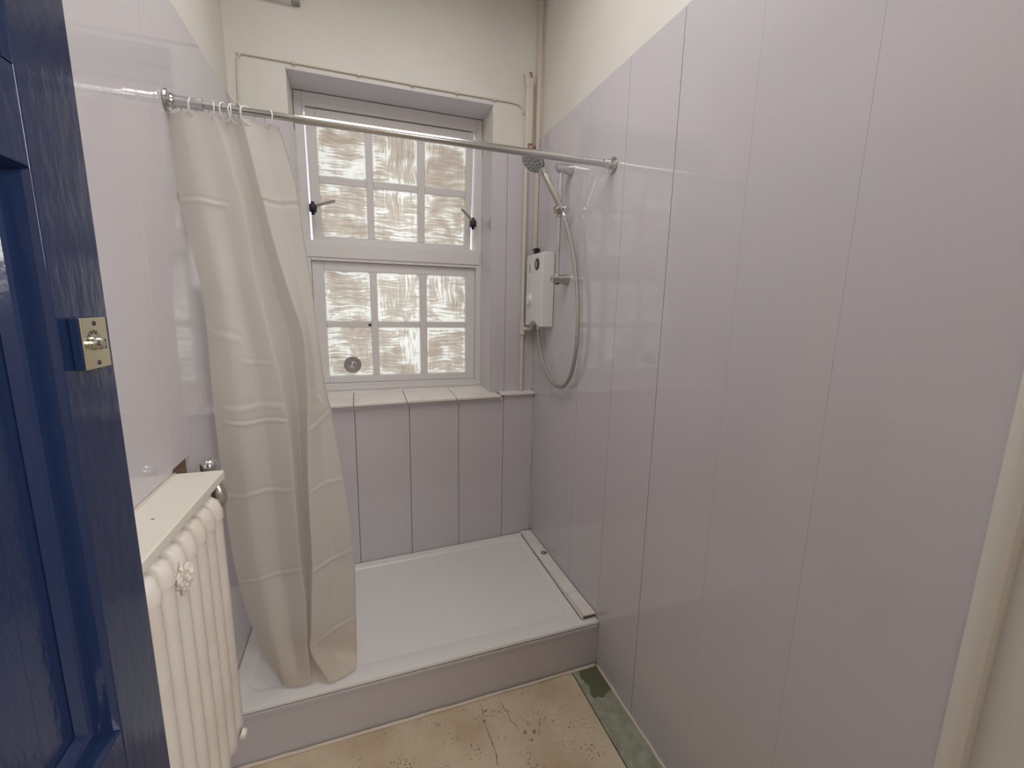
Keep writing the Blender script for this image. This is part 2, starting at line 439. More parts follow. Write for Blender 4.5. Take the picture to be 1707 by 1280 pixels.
bm = BM()
box(bm, -W-.015, -.1245, NEAR-.12, E, -.1, 0)
box(bm, -.1245, .010, NEAR-.12, E, -.1, -.012, 1)
fl = obj('floor', bm, ['screed', 'seam'], kind='structure')
bm = BM()     # hairline cracks and the three screw holes
def flat_path(bm, pts, w, z=.0006):
    for (a, b) in zip(pts, pts[1:]):
        a = Vector((*a, z)); b = Vector((*b, z)); d = (b-a).normalized(); n = Vector((-d.y, d.x, 0))*w/2
        bm.faces.new([bm.verts.new(q) for q in (a-n, b-n, b+n, a+n)])
def wob(p0, p1, n, amp):
    out = []
    for i in range(n+1):
        t = i/n; out.append((p0[0]+(p1[0]-p0[0])*t+random.uniform(-amp, amp), p0[1]+(p1[1]-p0[1])*t+random.uniform(-amp, amp)))
    return out
flat_path(bm, wob((-.528, -.83), (-.530, -1.10), 14, .004), .0035)
flat_path(bm, wob((-.530, -1.10), (-.49, -1.40), 14, .004), .003)
flat_path(bm, wob((-.455, -.85), (-.425, -.985), 8, .005), .003)
flat_path(bm, wob((-.36, -1.02), (-.33, -.96), 6, .004), .002)
for (x, y, r) in ((-.404, -.992, .009), (-.372, -1.003, .010), (-.394, -1.024, .010), (-.60, -.98, .005), (-.28, -1.19, .006)):
    vs = [bm.verts.new((x+math.cos(k*PI/5)*r*random.uniform(.6, 1.1), y+math.sin(k*PI/5)*r*random.uniform(.6, 1.1), .0007)) for k in range(10)]
    bm.faces.new(vs)
child('cracks_and_holes', bm, 'rust', fl)

bm = BM(); box(bm, -.120, -.006, NEAR, -.800, -.010, .001)
obj('trim_5', bm, 'green', kind='structure', bevel=.0015)

# sealant beads: foot of the plinth, foot of the right wall, corner
def bead(bm, a, b, r, n=26, j=.0012):
    pts = []
    for i in range(n+1):
        t = i/n; pts.append(tuple(a[k]+(b[k]-a[k])*t+random.uniform(-j, j)*(0 if i in (0, n) else 1) for k in range(3)))
    tube(bm, pts, [r*random.uniform(.8, 1.15) for _ in pts], 8)
bm = BM(); bead(bm, (-W+.005, -.821, .003), (-.008, -.806, .003), .0065); obj('trim_1', bm, 'caulk', kind='structure', smooth='all')
bm = BM(); bead(bm, (-.004, -.81, .003), (-.004, -1.875, .003), .0055); obj('trim_2', bm, 'caulk', kind='structure', smooth='all')
bm = BM(); bead(bm, (-.002, -.001, .215), (-.002, -.001, ZS-.02), .003); bead(bm, (-.002, E-.006, ZS+.01), (-.002, E-.006, 1.45), .003)
obj('trim_3', bm, 'caulk', kind='structure', smooth='all')
# rounded white edging at the end of the panelling
bm = BM(); prism(bm, [(.0, -1.912), (-.010, -1.910), (-.015, -1.903), (-.0165, -1.895), (-.015, -1.887), (-.010, -1.880), (.0, -1.878), (.0095, -1.878), (.0095, -1.912)], 'z', 0, 2.6)
obj('trim_4', bm, 'white_paint', kind='structure', smooth=True)

# ------------------------------------------------------------------ window
FY = .235
win = empty('window_1', (-.7, FY, ZS), kind='structure')
fx0, fx1, fz0, fz1 = WX0+.002, WX1-.002, ZS+.013, WZ1-.006
ox0, ox1 = -1.132, -.281        # opening edges
uz0, uz1 = 1.8257, 2.4372         # upper light
lz0, lz1 = 1.0936, 1.7277         # lower light
bm = BM()
box(bm, fx0, ox0, FY, FY+.09, fz0, fz1); box(bm, ox1, fx1, FY, FY+.09, fz0, fz1)
box(bm, ox0, ox1, FY, FY+.09, uz1, fz1); box(bm, ox0, ox1, FY, FY+.09, lz1, uz0)
box(bm, ox0, ox1, FY, FY+.09, fz0, lz0)
box(bm, fx0+.012, fx1-.012, FY-.006, FY-.0005, lz1+.016, uz0-.012)      # raised moulding on the transom
box(bm, fx0, fx1, FY-.010, FY-.0005, fz0, fz0+.020)                     # bottom bead
child('window_frame', bm, 'window_paint', win, bevel=.003)

CX = [(-1.0767, -.8522), (-.8184, -.592), (-.5538, -.3299)]
def lattice(xs, zs, x0, x1, z0, z1, y0, y1):
    """sash with glazing bars: stiles, rails and bars in one mesh"""
    bm = BM()
    box(bm, x0, xs[0][0], y0, y1, z0, z1); box(bm, xs[-1][1], x1, y0, y1, z0, z1)
    box(bm, xs[0][0], xs[-1][1], y0, y1, z0, zs[0][0]); box(bm, xs[0][0], xs[-1][1], y0, y1, zs[-1][1], z1)
    for a, b in zip(xs, xs[1:]): box(bm, a[1], b[0], y0, y1-.004, zs[0][0], zs[-1][1])
    for a, b in zip(zs, zs[1:]):
        for c in xs: box(bm, c[0], c[1], y0, y1-.004, a[1], b[0])
    return bm
def panes(xs, zs, y):
    bm = BM(); uvl = bm.loops.layers.uv.new('UVMap')
    for a in xs:
        for b in zs:
            q = [(a[0]-.004, b[0]-.004), (a[1]+.004, b[0]-.004), (a[1]+.004, b[1]+.004), (a[0]-.004, b[1]+.004)]
            for yy in (y, ):
                f = bm.faces.new([bm.verts.new((p[0], yy, p[1])) for p in q])
                for l, uvc in zip(f.loops, ((0, 0), (1, 0), (1, 1), (0, 1))): l[uvl].uv = uvc
    return bm
# lower sash, fixed
bm = lattice([(-1.0752, -.8522), (-.8179, -.5935), (-.5553, -.3347)], [(1.1318, 1.3925), (1.4249, 1.6807)], ox0+.001, ox1-.001, lz0+.001, lz1-.001, FY+.020, FY+.060)
ls = child('lower_sash', bm, 'window_paint', win, bevel=.003)
child('glass', panes([(-1.0752, -.8522), (-.8179, -.5935), (-.5553, -.3347)], [(1.1318, 1.3925), (1.4249, 1.6807)], FY+.045), 'pane', ls)
# upper sash hung from its top edge, pushed open at the bottom
ang = math.radians(7)
pv = Vector((0, FY+.012, uz1-.006))
R = Matrix.Translation(pv) @ Matrix.Rotation(ang, 4, 'X') @ Matrix.Translation(-pv)
bm = lattice(CX, [(1.8531, 2.106), (2.1403, 2.3657)], ox0+.009, ox1-.013, uz0+.004, uz1-.005, FY+.010, FY+.050)
bm.transform(R); us = child('upper_sash', bm, 'window_paint', win, bevel=.003)
bm = panes(CX, [(1.8531, 2.106), (2.1403, 2.3657)], FY+.036); bm.transform(R)
child('glass', bm, 'pane', us)
# stays: blackened brackets with a steel arm
def stay(x, z, dx, dz):
    bm = BM()
    box(bm, x-.016, x+.016, FY-.022, FY+.012, z-.020, z+.016)
    lathe(bm, (x+dx*.004, FY-.030, z-.004), (dx*.3, -1, .2), [(0, .013), (.006, .017), (.013, .014), (.016, .006)], 12)
    box(bm, x-.008, x+.008, FY-.018, FY-.004, z-.034, z+.028)
    s = child('window_stay', bm, 'dark_metal', win, bevel=.003)
    bm = BM()
    a = Vector((x, FY-.032, z)); b = a + Vector((dx*.105, -.03, dz))
    d = (b-a).normalized(); n = d.cross(Vector((0, 1, 0))).normalized()*.0065; t = Vector((0, .002, 0))
    vs = [bm.verts.new(q+s1*n+s2*t) for q in (a, b) for s1 in (-1, 1) for s2 in (-1, 1)]
    for f in ((0, 1, 3, 2), (4, 6, 7, 5), (0, 4, 5, 1), (2, 3, 7, 6), (0, 2, 6, 4), (1, 5, 7, 3)): bm.faces.new([vs[i] for i in f])
    child('stay_arm', bm, 'satin', s)
stay(-1.108, 1.976, 1, .030)
stay(-.302, 1.966, -.72, .058)
# little dark catch on the lower glazing bar
bm = BM(); box(bm, -.868, -.854, FY+.012, FY+.0198, 1.400, 1.412); child('sash_catch', bm, 'dark_metal', win, bevel=.002)

# round draught disc on the lower left pane
bm = BM(); o_ = (-.957, FY+.042, 1.190)
lathe(bm, o_, (0, -1, 0), [(0, .044), (.004, .045), (.006, .042), (.006, .038), (.0045, .036)], 40)
vd = obj('window_ventilator', bm, 'grey_plastic', smooth=True)
tag(vd, 'round grey plastic ventilator disc in the bottom left window pane', 'ventilator')
bm = BM()
for a0, a1, rr in ((200, 300, .016), (20, 120, .016)):
    tube(bm, [(o_[0]+math.cos(math.radians(a))*rr+(.0 if a0 < 100 else .0), o_[1]-.006, o_[2]+math.sin(math.radians(a))*rr) for a in range(a0, a1+1, 10)], .003, 8)
tube(bm, [(o_[0]-.008, o_[1]-.006, o_[2]-.012), (o_[0]+.002, o_[1]-.006, o_[2]+.012)], .0035, 8)
child('louvre', bm, 'white_plastic', vd, smooth='all')

# sill of white tiles (structure)
bm = BM()
xs = [-.205, -.452, -.706, -.956, -1.1695, -W+.002]
def fy(x): return 0.055*x - .026
for a, b in zip(xs, xs[1:]):
    a2, b2 = a-.0015, b+.0015
    vs = []
    for (x, y, z) in ((a2, fy(a2), ZS-.011), (b2, fy(b2), ZS-.011), (b2, FY-.001, ZS+.001), (a2, FY-.001, ZS+.001)):
        vs.append((x, y, z))
    # clip ends outside the reveal back to the wall face
    if b < WX0-.01: 
        vs[2] = (b2, E-.007, ZS-.009); vs[3] = (a2 if a2 < WX0 else a2, E-.007 if a2 < WX0 else FY-.001, ZS-.009 if a2 < WX0 else ZS-.001)
    if a > WX1:
        vs[3] = (WX1-.008, FY-.001, ZS+.001)
    lo = [bm.verts.new(v) for v in vs]; hi = [bm.verts.new((v[0], v[1], v[2]+.011)) for v in vs]
    bm.faces.new(lo[::-1]); bm.faces.new(hi)
    for i in range(4): bm.faces.new((lo[i], lo[(i+1) % 4], hi[(i+1) % 4], hi[i]))
sill = obj('window_sill', bm, 'tile', kind='structure', bevel=.0015)
bm = BM()
prism(bm, [(WX1-.008, fy(WX1)+.012), (-W+.004, fy(-W)+.012), (-W+.004, E-.01), (WX0+.01, E-.01), (WX0+.01, FY-.004), (WX1-.009, FY-.004)], 'z', ZS-.0105, ZS-.003)
child('grout', bm, 'grout', sill)
bm = BM()
for a, b in ((-.2035, -.070), (-.0685, -.004)): box(bm, a, b, -.022+.055*b, E-.0065, ZS-.004, ZS+.008)
child('ledge_tile', bm, 'tile', sill, bevel=.0012)

# ------------------------------------------------------------------ shower tray and plinth
def rring(x0, x1, y0, y1, r, z, n=7, bulge=0):
    pts = []
    for (cx, cy, a0) in ((x1-r, y1-r, 0), (x0+r, y1-r, 90), (x0+r, y0+r, 180), (x1-r, y0+r, 270)):
        for k in range(n+1):
            a = math.radians(a0+90*k/n); pts.append((cx+r*math.cos(a), cy+r*math.sin(a)))
    out = []
    for x, y in pts:
        t = (y+.8)/.8
        out.append((x, y + x*(.0115+.0435*t), z))
    return out
bm = BM()
X0, X1 = -W+.0004, -.0004
spec = [rring(X0, X1, -.800, -.003, .004, .198), rring(X0, X1, -.800, -.003, .004, .204), rring(X0+.003, X1-.003, -.797, -.006, .004, .2085),
        rring(X0+.014, X1-.012, -.783, -.018, .006, .2088), rring(X0+.015, X1-.013, -.782, -.019, .006, .2072),
        rring(X0+.045, -.098, -.722, -.042, .055, .2068), rring(X0+.050, -.102, -.717, -.047, .052, .2045),
        rring(X0+.056, -.107, -.711, -.052, .050, .1990),
        rring(X0+.078, -.124, -.670, -.080, .046, .1650), rring(X0+.084, -.130, -.650, -.088, .045, .1565), rring(X0+.095, -.140, -.620, -.098, .044, .1525),
        rring(X0+.20, -.21, -.50, -.18, .04, .1510)]
rings = [[bm.verts.new(v) for v in s] for s in spec]
for A, B in zip(rings, rings[1:]):
    n = len(A)
    for k in range(n): bm.faces.new((A[k], A[(k+1) % n], B[(k+1) % n], B[k]))
bm.faces.new(rings[-1]); bm.faces.new(rings[0][::-1])
tray = obj('shower_tray', bm, 'tray', smooth=True)
tag(tray, 'white rectangular acrylic shower tray under the window', 'shower tray')
DX, DY, DZ = -.228, -.192, .1512
bm = BM(); lathe(bm, (DX, DY, DZ), (0, 0, 1), [(0, .046), (.002, .045), (.0035, .041), (.0035, .022), (.002, .020)], 36)
dr = child('waste_flange', bm, 'white_plastic', tray, smooth=True)
bm = BM(); lathe(bm, (DX, DY, DZ+.0022), (0, 0, 1), [(0, .0195), (.002, .019), (.003, .014), (.003, .004)], 28)
child('waste_grate', bm, 'drain_red', dr, smooth=True)

bm = BM()
def py_(x): return -.795 + .0115*x
prism(bm, [(-W+.004, py_(-W)), (-.0003, py_(0)), (-.0003, py_(0)+.012), (-W+.004, py_(-W)+.012)], 'z', .001, .1975)
pl = obj('shower_plinth', bm, 'panel', bevel=.001)
tag(pl, 'long lavender riser board under the front edge of the shower tray', 'plinth')
bm = BM()
prism(bm, [(-W+.004, py_(-W)-.007), (-.003, py_(0)-.007), (-.003, py_(0)-.0005), (-W+.004, py_(-W)-.0005)], 'z', .180, .192)
child('top_edging', bm, 'panel', pl, bevel=.0015)

# strip of cut tiles along the right edge of the tray, lifted at the front
ts = empty('tile_strip', (-.035, -.4, .209))
tag(ts, 'white cut tile strip bridging the gap between shower tray and right wall', 'tile strip')
yy = [(-.008, .2092), (-.425, .2125), (-.610, .2160), (-.776, .2240)]
for i in range(3):
    (ya, za), (yb, zb) = yy[i], yy[i+1]
    bm = BM(); x0, x1 = -.062, -.0035
    x0b = x0+.001*i
    vs = [(x0b, ya-.001, za), (x1, ya-.001, za), (x1, yb+.001, zb), (x0b, yb+.001, zb)]
    lo = [bm.verts.new(v) for v in vs]; hi = [bm.verts.new((v[0], v[1], v[2]+.007)) for v in vs]
    bm.faces.new(lo[::-1]); bm.faces.new(hi)
    for k in range(4): bm.faces.new((lo[k], lo[(k+1) % 4], hi[(k+1) % 4], hi[k]))
    child('tile', bm, 'tile', ts, bevel=.001)
bm = BM()
for (a, b) in zip(yy, yy[1:]):
    vs = [bm.verts.new((-.0675, a[0], .2092)), bm.verts.new((-.0632, a[0], .2092)), bm.verts.new((-.0632, b[0], .2092)), bm.verts.new((-.0675, b[0], .2092)),
          bm.verts.new((-.0655, a[0], a[1]+.006)), bm.verts.new((-.0632, a[0], a[1]+.007)), bm.verts.new((-.0632, b[0], b[1]+.007)), bm.verts.new((-.0655, b[0], b[1]+.006))]
    for f in ((0, 1, 2, 3), (4, 7, 6, 5), (0, 3, 7, 4), (1, 5, 6, 2), (0, 4, 5, 1), (3, 2, 6, 7)): bm.faces.new([vs[i] for i in f])
child('edge_trim', bm, 'white_plastic', ts)
bm = BM(); bead(bm, (-.0695, -.03, .2095), (-.068, -.77, .2095), .0014, 20, .0008); child('dark_line', bm, 'seam', ts)  # thin dark line along the tray side of the strip
bm = BM(); box(bm, -.058, -.008, -.770, -.740, .2092, .2215); child('old_adhesive', bm, 'brown', ts, bevel=.003)

bm = BM()
tube(bm, [(-.030+.011*math.cos(a), -.268+.011*math.sin(a), .2235) for a in [k*PI/9 for k in range(18)]], .0024, 8, closed=True)
wsh = obj('rusty_washer', bm, 'rust', smooth='all')
tag(wsh, 'small rusty ring and grime lying on the tile strip by the right wall', 'washer')
bm = BM()
for k in range(5):
    a = random.uniform(0, 6.28); r = random.uniform(.0, .010)
    bmesh.ops.create_icosphere(bm, subdivisions=1, radius=random.uniform(.0025, .0045), matrix=Matrix.Translation((-.020+r*math.cos(a), -.272+r*math.sin(a), .2235)))
child('rust_crumbs', bm, 'seam', wsh)

# ------------------------------------------------------------------ curtain rail
YR, ZR = -.712, 2.041
def ry(x): return YR + .017*x/-1.376*-1
RA, RB = Vector((-W, -.728, 2.037)), Vector((0, -.710, 2.042)); RD = (RB-RA).normalized()
def rp(x): return RA + (RB-RA)*((x+W)/W)
rail = empty('curtain_rail', tuple(rp(-.7)))
tag(rail, 'telescopic chrome shower curtain rail spanning from wall to wall', 'curtain rail')
bm = BM(); tube(bm, [rp(-1.33), rp(-1.06)], .0095, 20); child('inner_tube', bm, 'rail', rail, smooth=True)
bm = BM(); lathe(bm, rp(-1.068), RD, [(0, .0110), (.001, .0126), (1.026, .0126), (1.027, .0110)], 24); child('outer_tube', bm, 'rail', rail, smooth=True)
for nm, o0, d in (('end_fitting', RA+RD*.0005, RD), ('end_fitting', RB-RD*.0005, -RD)):
    bm = BM()
    ln = .085 if d == RD else .046
    lathe(bm, o0, d, [(0, .026), (.004, .028), (.008, .026), (.011, .019), (.016, .019), (.019, .0165), (.024, .0165), (.025, .0150), (ln, .0150), (ln+.002, .012)], 30)
    child(nm, bm, 'chrome', rail, smooth=True)

# curtain rings: one built, the others copied
ring_spec = [(-1.333, 12, 'first plastic curtain ring, hanging nearest the left wall fitting'),
             (-1.316, -3, 'second plastic curtain ring, crossing the one nearest the left wall'),
             (-1.272, 10, 'curtain ring standing alone between the left pair and the middle cluster'),
             (-1.243, -6, 'leftmost curtain ring of the tight middle cluster'),
             (-1.231, 8, 'curtain ring second from left in the tight middle cluster'),
             (-1.220, -10, 'curtain ring third from left in the tight middle cluster'),
             (-1.205, 6, 'rightmost curtain ring of the tight middle cluster'),
             (-1.188, -16, 'leaning curtain ring just right of the middle cluster'),
             (-1.134, 12, 'last plastic curtain ring, at the free right corner of the curtain')]
bm = BM()
pts = [(0, .0205*math.sin(a)*.95, -.0105+.024*math.cos(a)) for a in [math.radians(d) for d in range(0, 360, 15)]]
tube(bm, pts, .0017, 8, closed=True)
ring0 = obj('curtain_ring', bm, 'white_plastic', smooth='all')
for i, (x, rz, lab) in enumerate(ring_spec):
    o = ring0 if i == 0 else ring0.copy()
    if i: COL.objects.link(o)
    p = rp(x); o.location = (p.x, p.y, p.z)
    o.rotation_euler = (0, math.radians(rz*.5), math.radians(rz*3.2))
    tag(o, lab, 'curtain ring', 'plastic rings on the shower rail')

# ------------------------------------------------------------------ shower curtain
ROWS = [
    [[-1.383, -0.715, 2.017], [-1.342, -0.735, 2.015], [-1.305, -0.73, 2.023], [-1.272, -0.732, 2.027], [-1.238, -0.708, 2.041], [-1.2, -0.731, 2.038], [-1.159, -0.72, 2.049], [-1.116, -0.71, 2.059]],
    [[-1.382, -0.715, 1.947], [-1.334, -0.736, 1.947], [-1.288, -0.731, 1.955], [-1.248, -0.736, 1.958], [-1.222, -0.707, 1.971], [-1.191, -0.734, 1.967], [-1.149, -0.72, 1.977], [-1.104, -0.711, 1.986]],
    [[-1.376, -0.715, 1.841], [-1.324, -0.738, 1.841], [-1.273, -0.731, 1.848], [-1.228, -0.741, 1.851], [-1.204, -0.705, 1.862], [-1.173, -0.738, 1.857], [-1.127, -0.72, 1.867], [-1.078, -0.712, 1.874]],
    [[-1.371, -0.715, 1.787], [-1.317, -0.738, 1.787], [-1.264, -0.732, 1.794], [-1.216, -0.743, 1.796], [-1.194, -0.704, 1.806], [-1.162, -0.74, 1.801], [-1.119, -0.72, 1.81], [-1.071, -0.712, 1.816]],
    [[-1.362, -0.715, 1.708], [-1.307, -0.739, 1.709], [-1.255, -0.732, 1.713], [-1.207, -0.747, 1.715], [-1.182, -0.702, 1.723], [-1.148, -0.743, 1.72], [-1.109, -0.72, 1.726], [-1.065, -0.713, 1.73]],
    [[-1.348, -0.715, 1.602], [-1.296, -0.741, 1.603], [-1.246, -0.733, 1.606], [-1.199, -0.751, 1.607], [-1.166, -0.701, 1.612], [-1.124, -0.748, 1.61], [-1.092, -0.72, 1.614], [-1.055, -0.714, 1.616]],
    [[-1.34, -0.715, 1.518], [-1.286, -0.742, 1.519], [-1.235, -0.733, 1.52], [-1.186, -0.755, 1.521], [-1.149, -0.699, 1.523], [-1.103, -0.751, 1.523], [-1.077, -0.72, 1.524], [-1.047, -0.715, 1.525]],
    [[-1.338, -0.715, 1.414], [-1.28, -0.743, 1.416], [-1.224, -0.734, 1.415], [-1.17, -0.759, 1.416], [-1.128, -0.697, 1.412], [-1.077, -0.755, 1.416], [-1.06, -0.72, 1.413], [-1.04, -0.716, 1.413]],
    [[-1.34, -0.715, 1.27], [-1.274, -0.745, 1.273], [-1.209, -0.735, 1.268], [-1.148, -0.765, 1.271], [-1.117, -0.695, 1.258], [-1.074, -0.76, 1.267], [-1.053, -0.72, 1.26], [-1.028, -0.717, 1.258]],
    [[-1.341, -0.715, 1.159], [-1.271, -0.746, 1.162], [-1.202, -0.736, 1.155], [-1.137, -0.765, 1.158], [-1.115, -0.695, 1.138], [-1.08, -0.76, 1.152], [-1.046, -0.72, 1.14], [-1.008, -0.718, 1.137]],
    [[-1.339, -0.715, 1.01], [-1.268, -0.748, 1.015], [-1.198, -0.736, 1.003], [-1.132, -0.765, 1.007], [-1.117, -0.695, 0.98], [-1.088, -0.76, 1.0], [-1.041, -0.72, 0.981], [-0.988, -0.72, 0.975]],
    [[-1.336, -0.715, 0.864], [-1.265, -0.749, 0.87], [-1.196, -0.737, 0.855], [-1.132, -0.765, 0.859], [-1.119, -0.695, 0.824], [-1.092, -0.76, 0.85], [-1.036, -0.72, 0.824], [-0.974, -0.721, 0.815]],
    [[-1.329, -0.715, 0.683], [-1.259, -0.751, 0.692], [-1.193, -0.738, 0.672], [-1.131, -0.765, 0.676], [-1.12, -0.695, 0.632], [-1.094, -0.76, 0.666], [-1.033, -0.72, 0.631], [-0.964, -0.722, 0.619]],
    [[-1.313, -0.715, 0.541], [-1.246, -0.753, 0.552], [-1.182, -0.739, 0.529], [-1.123, -0.765, 0.534], [-1.121, -0.695, 0.484], [-1.103, -0.76, 0.526], [-1.038, -0.72, 0.483], [-0.966, -0.723, 0.469]],
    [[-1.293, -0.715, 0.423], [-1.233, -0.754, 0.439], [-1.177, -0.739, 0.413], [-1.125, -0.765, 0.42], [-1.126, -0.695, 0.366], [-1.11, -0.76, 0.413], [-1.043, -0.72, 0.365], [-0.969, -0.724, 0.349]],
    [[-1.275, -0.715, 0.335], [-1.221, -0.754, 0.354], [-1.172, -0.74, 0.328], [-1.126, -0.765, 0.337], [-1.129, -0.695, 0.279], [-1.115, -0.76, 0.33], [-1.047, -0.72, 0.277], [-0.971, -0.725, 0.261]]]
ROWS.append([[-1.235, -.712, .238], [-1.205, -.760, .226], [-1.158, -.772, .222], [-1.120, -.778, .222], [-1.108, -.768, .221], [-1.060, -.792, .222], [-1.012, -.780, .222], [-.974, -.758, .222]])
for rr in ROWS:
    for v in rr: v[2] = min(max(v[2], .222), 2.019)
def cm(a, b, c, d, t): return .5*((2*b)+(c-a)*t+(2*a-5*b+4*c-d)*t*t+(3*b-a-3*c+d)*t**3)
def samp(arr, u):
    n = len(arr)-1; i = min(int(u), n-1); t = u-i
    g = lambda k: arr[max(0, min(n, k))]
    return [cm(g(i-1)[c], g(i)[c], g(i+1)[c], g(i+2)[c], t) for c in range(3)]
NU, NV = 112, 520
bm = BM(); grid = []
nr = len(ROWS)-1
# packing creases: (z, from u, to u, height, width)
CREASE = [(1.787, 1.785, .1, 2.2, .0045, .007), (1.80, 1.803, 3.2, 7, -.0035, .007), (1.42, 1.40, .2, 1.6, .003, .012), (1.335, 1.335, 1.4, 2.9, .002, .006),
          (1.195, 1.20, .4, 3, .0035, .010), (1.150, 1.153, .4, 3, .0055, .0055), (.915, .925, 0, 3, .0035, .007), (.613, .640, 0, 3, .0045, .005), (.28, .30, 2.2, 3, .003, .006),
          (1.115, 1.165, 5, 7, .0055, .007), (.905, .935, 5, 7, .0035, .007), (.622, .668, 5, 7, .0065, .006), (.345, .395, 5, 7, .0045, .007), (1.24, 1.20, 5.1, 6.4, .004, .012)]
from mathutils import noise
for j in range(NV+1):
    v = j/NV*nr
    cols = [samp([ROWS[k][c] for k in range(nr+1)], v) for c in range(8)]
    row = []
    for i in range(NU+1):
        u = i/NU*7
        p = samp(cols, u); k0 = min(int(u), 6); tt = u-k0
        ln_ = [cols[k0][c]+(cols[k0+1][c]-cols[k0][c])*tt for c in range(3)]
        bl = .75 if k0 >= 2 else .2
        p = [p[c]*(1-bl)+ln_[c]*bl for c in range(3)]
        if 2 < u < 5:
            f = 1-abs(u-3.5)/1.5; p[1] += .010*f*min(1, v)
        for (ca, cb, u0, u1, h, wd) in CREASE:
            if u0-.01 <= u <= u1+.01:
                zz = ca + (cb-ca)*(u-u0)/(u1-u0) + .003*math.sin(u*3.1+ca*17)
                ed = min(1, (u-u0)*3+.35, (u1-u)*3+.35)
                d = (p[2]-zz)/wd
                if abs(d) < 4: p[1] -= .75*(h*ed*math.exp(-d*d)*1.0 - h*.6*ed*math.exp(-((d-1.4)**2)))
        q = Vector((p[0]*5, p[1]*2, p[2]*2.2))
        p[1] += .007*noise.noise(q) + .0030*noise.noise(q*3.1)
        if j == 0:
            p[2] += .0
        # scallop between rings along the top
        if v < 1.2:
            dd = min(abs(p[0]-s[0]) for s in ring_spec); p[2] -= min(dd, .03)*.28*(1.2-v)/1.2
        row.append(bm.verts.new(p))
    grid.append(row)
for j in range(NV):
    for i in range(NU): bm.faces.new((grid[j][i], grid[j+1][i], grid[j+1][i+1], grid[j][i+1]))
cur = obj('shower_curtain', bm, 'curtain', smooth='all')
tag(cur, 'creased off-white shower curtain gathered at the left end of the rail', 'shower curtain')
bm = BM()     # side hem on the free edge
tube(bm, [Vector(grid_pt)+Vector((.0, 0, 0)) for grid_pt in [samp([ROWS[k][7] for k in range(nr+1)], j/60*nr) for j in range(1, 60)]], .0013, 6)
child('side_hem', bm, 'curtain', cur, smooth='all')

# ------------------------------------------------------------------ electric shower on the right wall
hx, hy0, hy1, hz0, hz1 = -.066, -.222, -.004, 1.420, 1.782
es = empty('electric_shower', (0, -.11, hz0))
tag(es, 'white electric shower heater box on the right wall beside the window', 'electric shower')
bm = BM()
N = 16
poly = []     # front outline in (y,z): bowed top corners, arched bottom edge
for k in range(N+1):
    t = k/N; y = hy0+(hy1-hy0)*t
    poly.append((y, hz0+.026*math.sin(PI*min(1, max(0, (t-.12)/.76)))**2))
poly += [(hy1, hz1-.012), (hy1-.012, hz1), (hy0, hz1)]
A = [bm.verts.new((hx, a, b)) for a, b in poly]; B = [bm.verts.new((-.001, a, b)) for a, b in poly]
n = len(poly)
for i in range(n): bm.faces.new((A[i], A[(i+1) % n], B[(i+1) % n], B[i]))
bm.faces.new(A[::-1]); bm.faces.new(B)
child('cover', bm, 'white_plastic', es, bevel=.006, seg=3)
bm = BM(); lathe(bm, (hx+.001, -.150, 1.728), (-1, 0, 0), [(0, .028), (.003, .028), (.005, .025)], 30)
bd = child('badge', bm, 'dark', es, smooth=True)
bm = BM()
for k in range(4): box(bm, hx-.0046, hx-.0041, -.150-.016+abs(k-1.5)*.004, -.150+.014-abs(k-1.5)*.003, 1.738-k*.008, 1.741-k*.008)
child('badge_print', bm, 'white_plastic', bd)
bm = BM(); lathe(bm, (hx+.001, -.062, 1.555), (-1, 0, 0), [(0, .034), (.003, .034), (.005, .027), (.012, .025), (.014, .022)], 30)
box(bm, hx-.019, hx-.012, -.066, -.058, 1.533, 1.577)
child('temperature_dial', bm, 'white_plastic', es, smooth=True)
bm = BM(); box(bm, hx-.0012, hx+.001, -.055, -.050, 1.690, 1.735); child('indicator_slot', bm, 'dark', es)
for (y, z, l) in ((-.055, 1.762, .008), (-.150, 1.766, .006), (-.05, 1.668, .01), (-.052, 1.652, .014), (-.052, 1.636, .012), (-.052, 1.622, .010), (-.05, 1.49, .006), (-.055, 1.475, .012), (-.05, 1.46, .006)):
    bm = BM(); box(bm, hx-.0007, hx+.0005, y-l/2, y+l/2, z-.0015, z+.0015)
    child('control_mark', bm, 'grey_plastic', es)
bm = BM(); tube(bm, [(-.030, -.105, hz0+.015), (-.030, -.105, hz0-.016)], [.011, .010], 16); child('outlet', bm, 'white_plastic', es, smooth=True)
bm = BM(); box(bm, -.030, -.006, -.034, -.012, hz1-.001, hz1+.040); child('cable_entry', bm, 'dark', es, bevel=.003)

bm = BM(); box(bm, -.024, -.002, E-.030, E-.0065, 1.822, PT+.005); box(bm, -.024, .0095, E-.030, E-.0005, PT+.001, PT+.62)
tk = obj('cable_trunking', bm, 'pipe', bevel=.002)
tag(tk, 'narrow cream cable trunking running up the right back corner', 'cable trunking')
bm = BM()
bead(bm, (-.0005, E-.032, PT+.01), (-.0010, E-.0305, 2.98), .0009, 24, .0005); child('crack_line', bm, 'rust', tk)

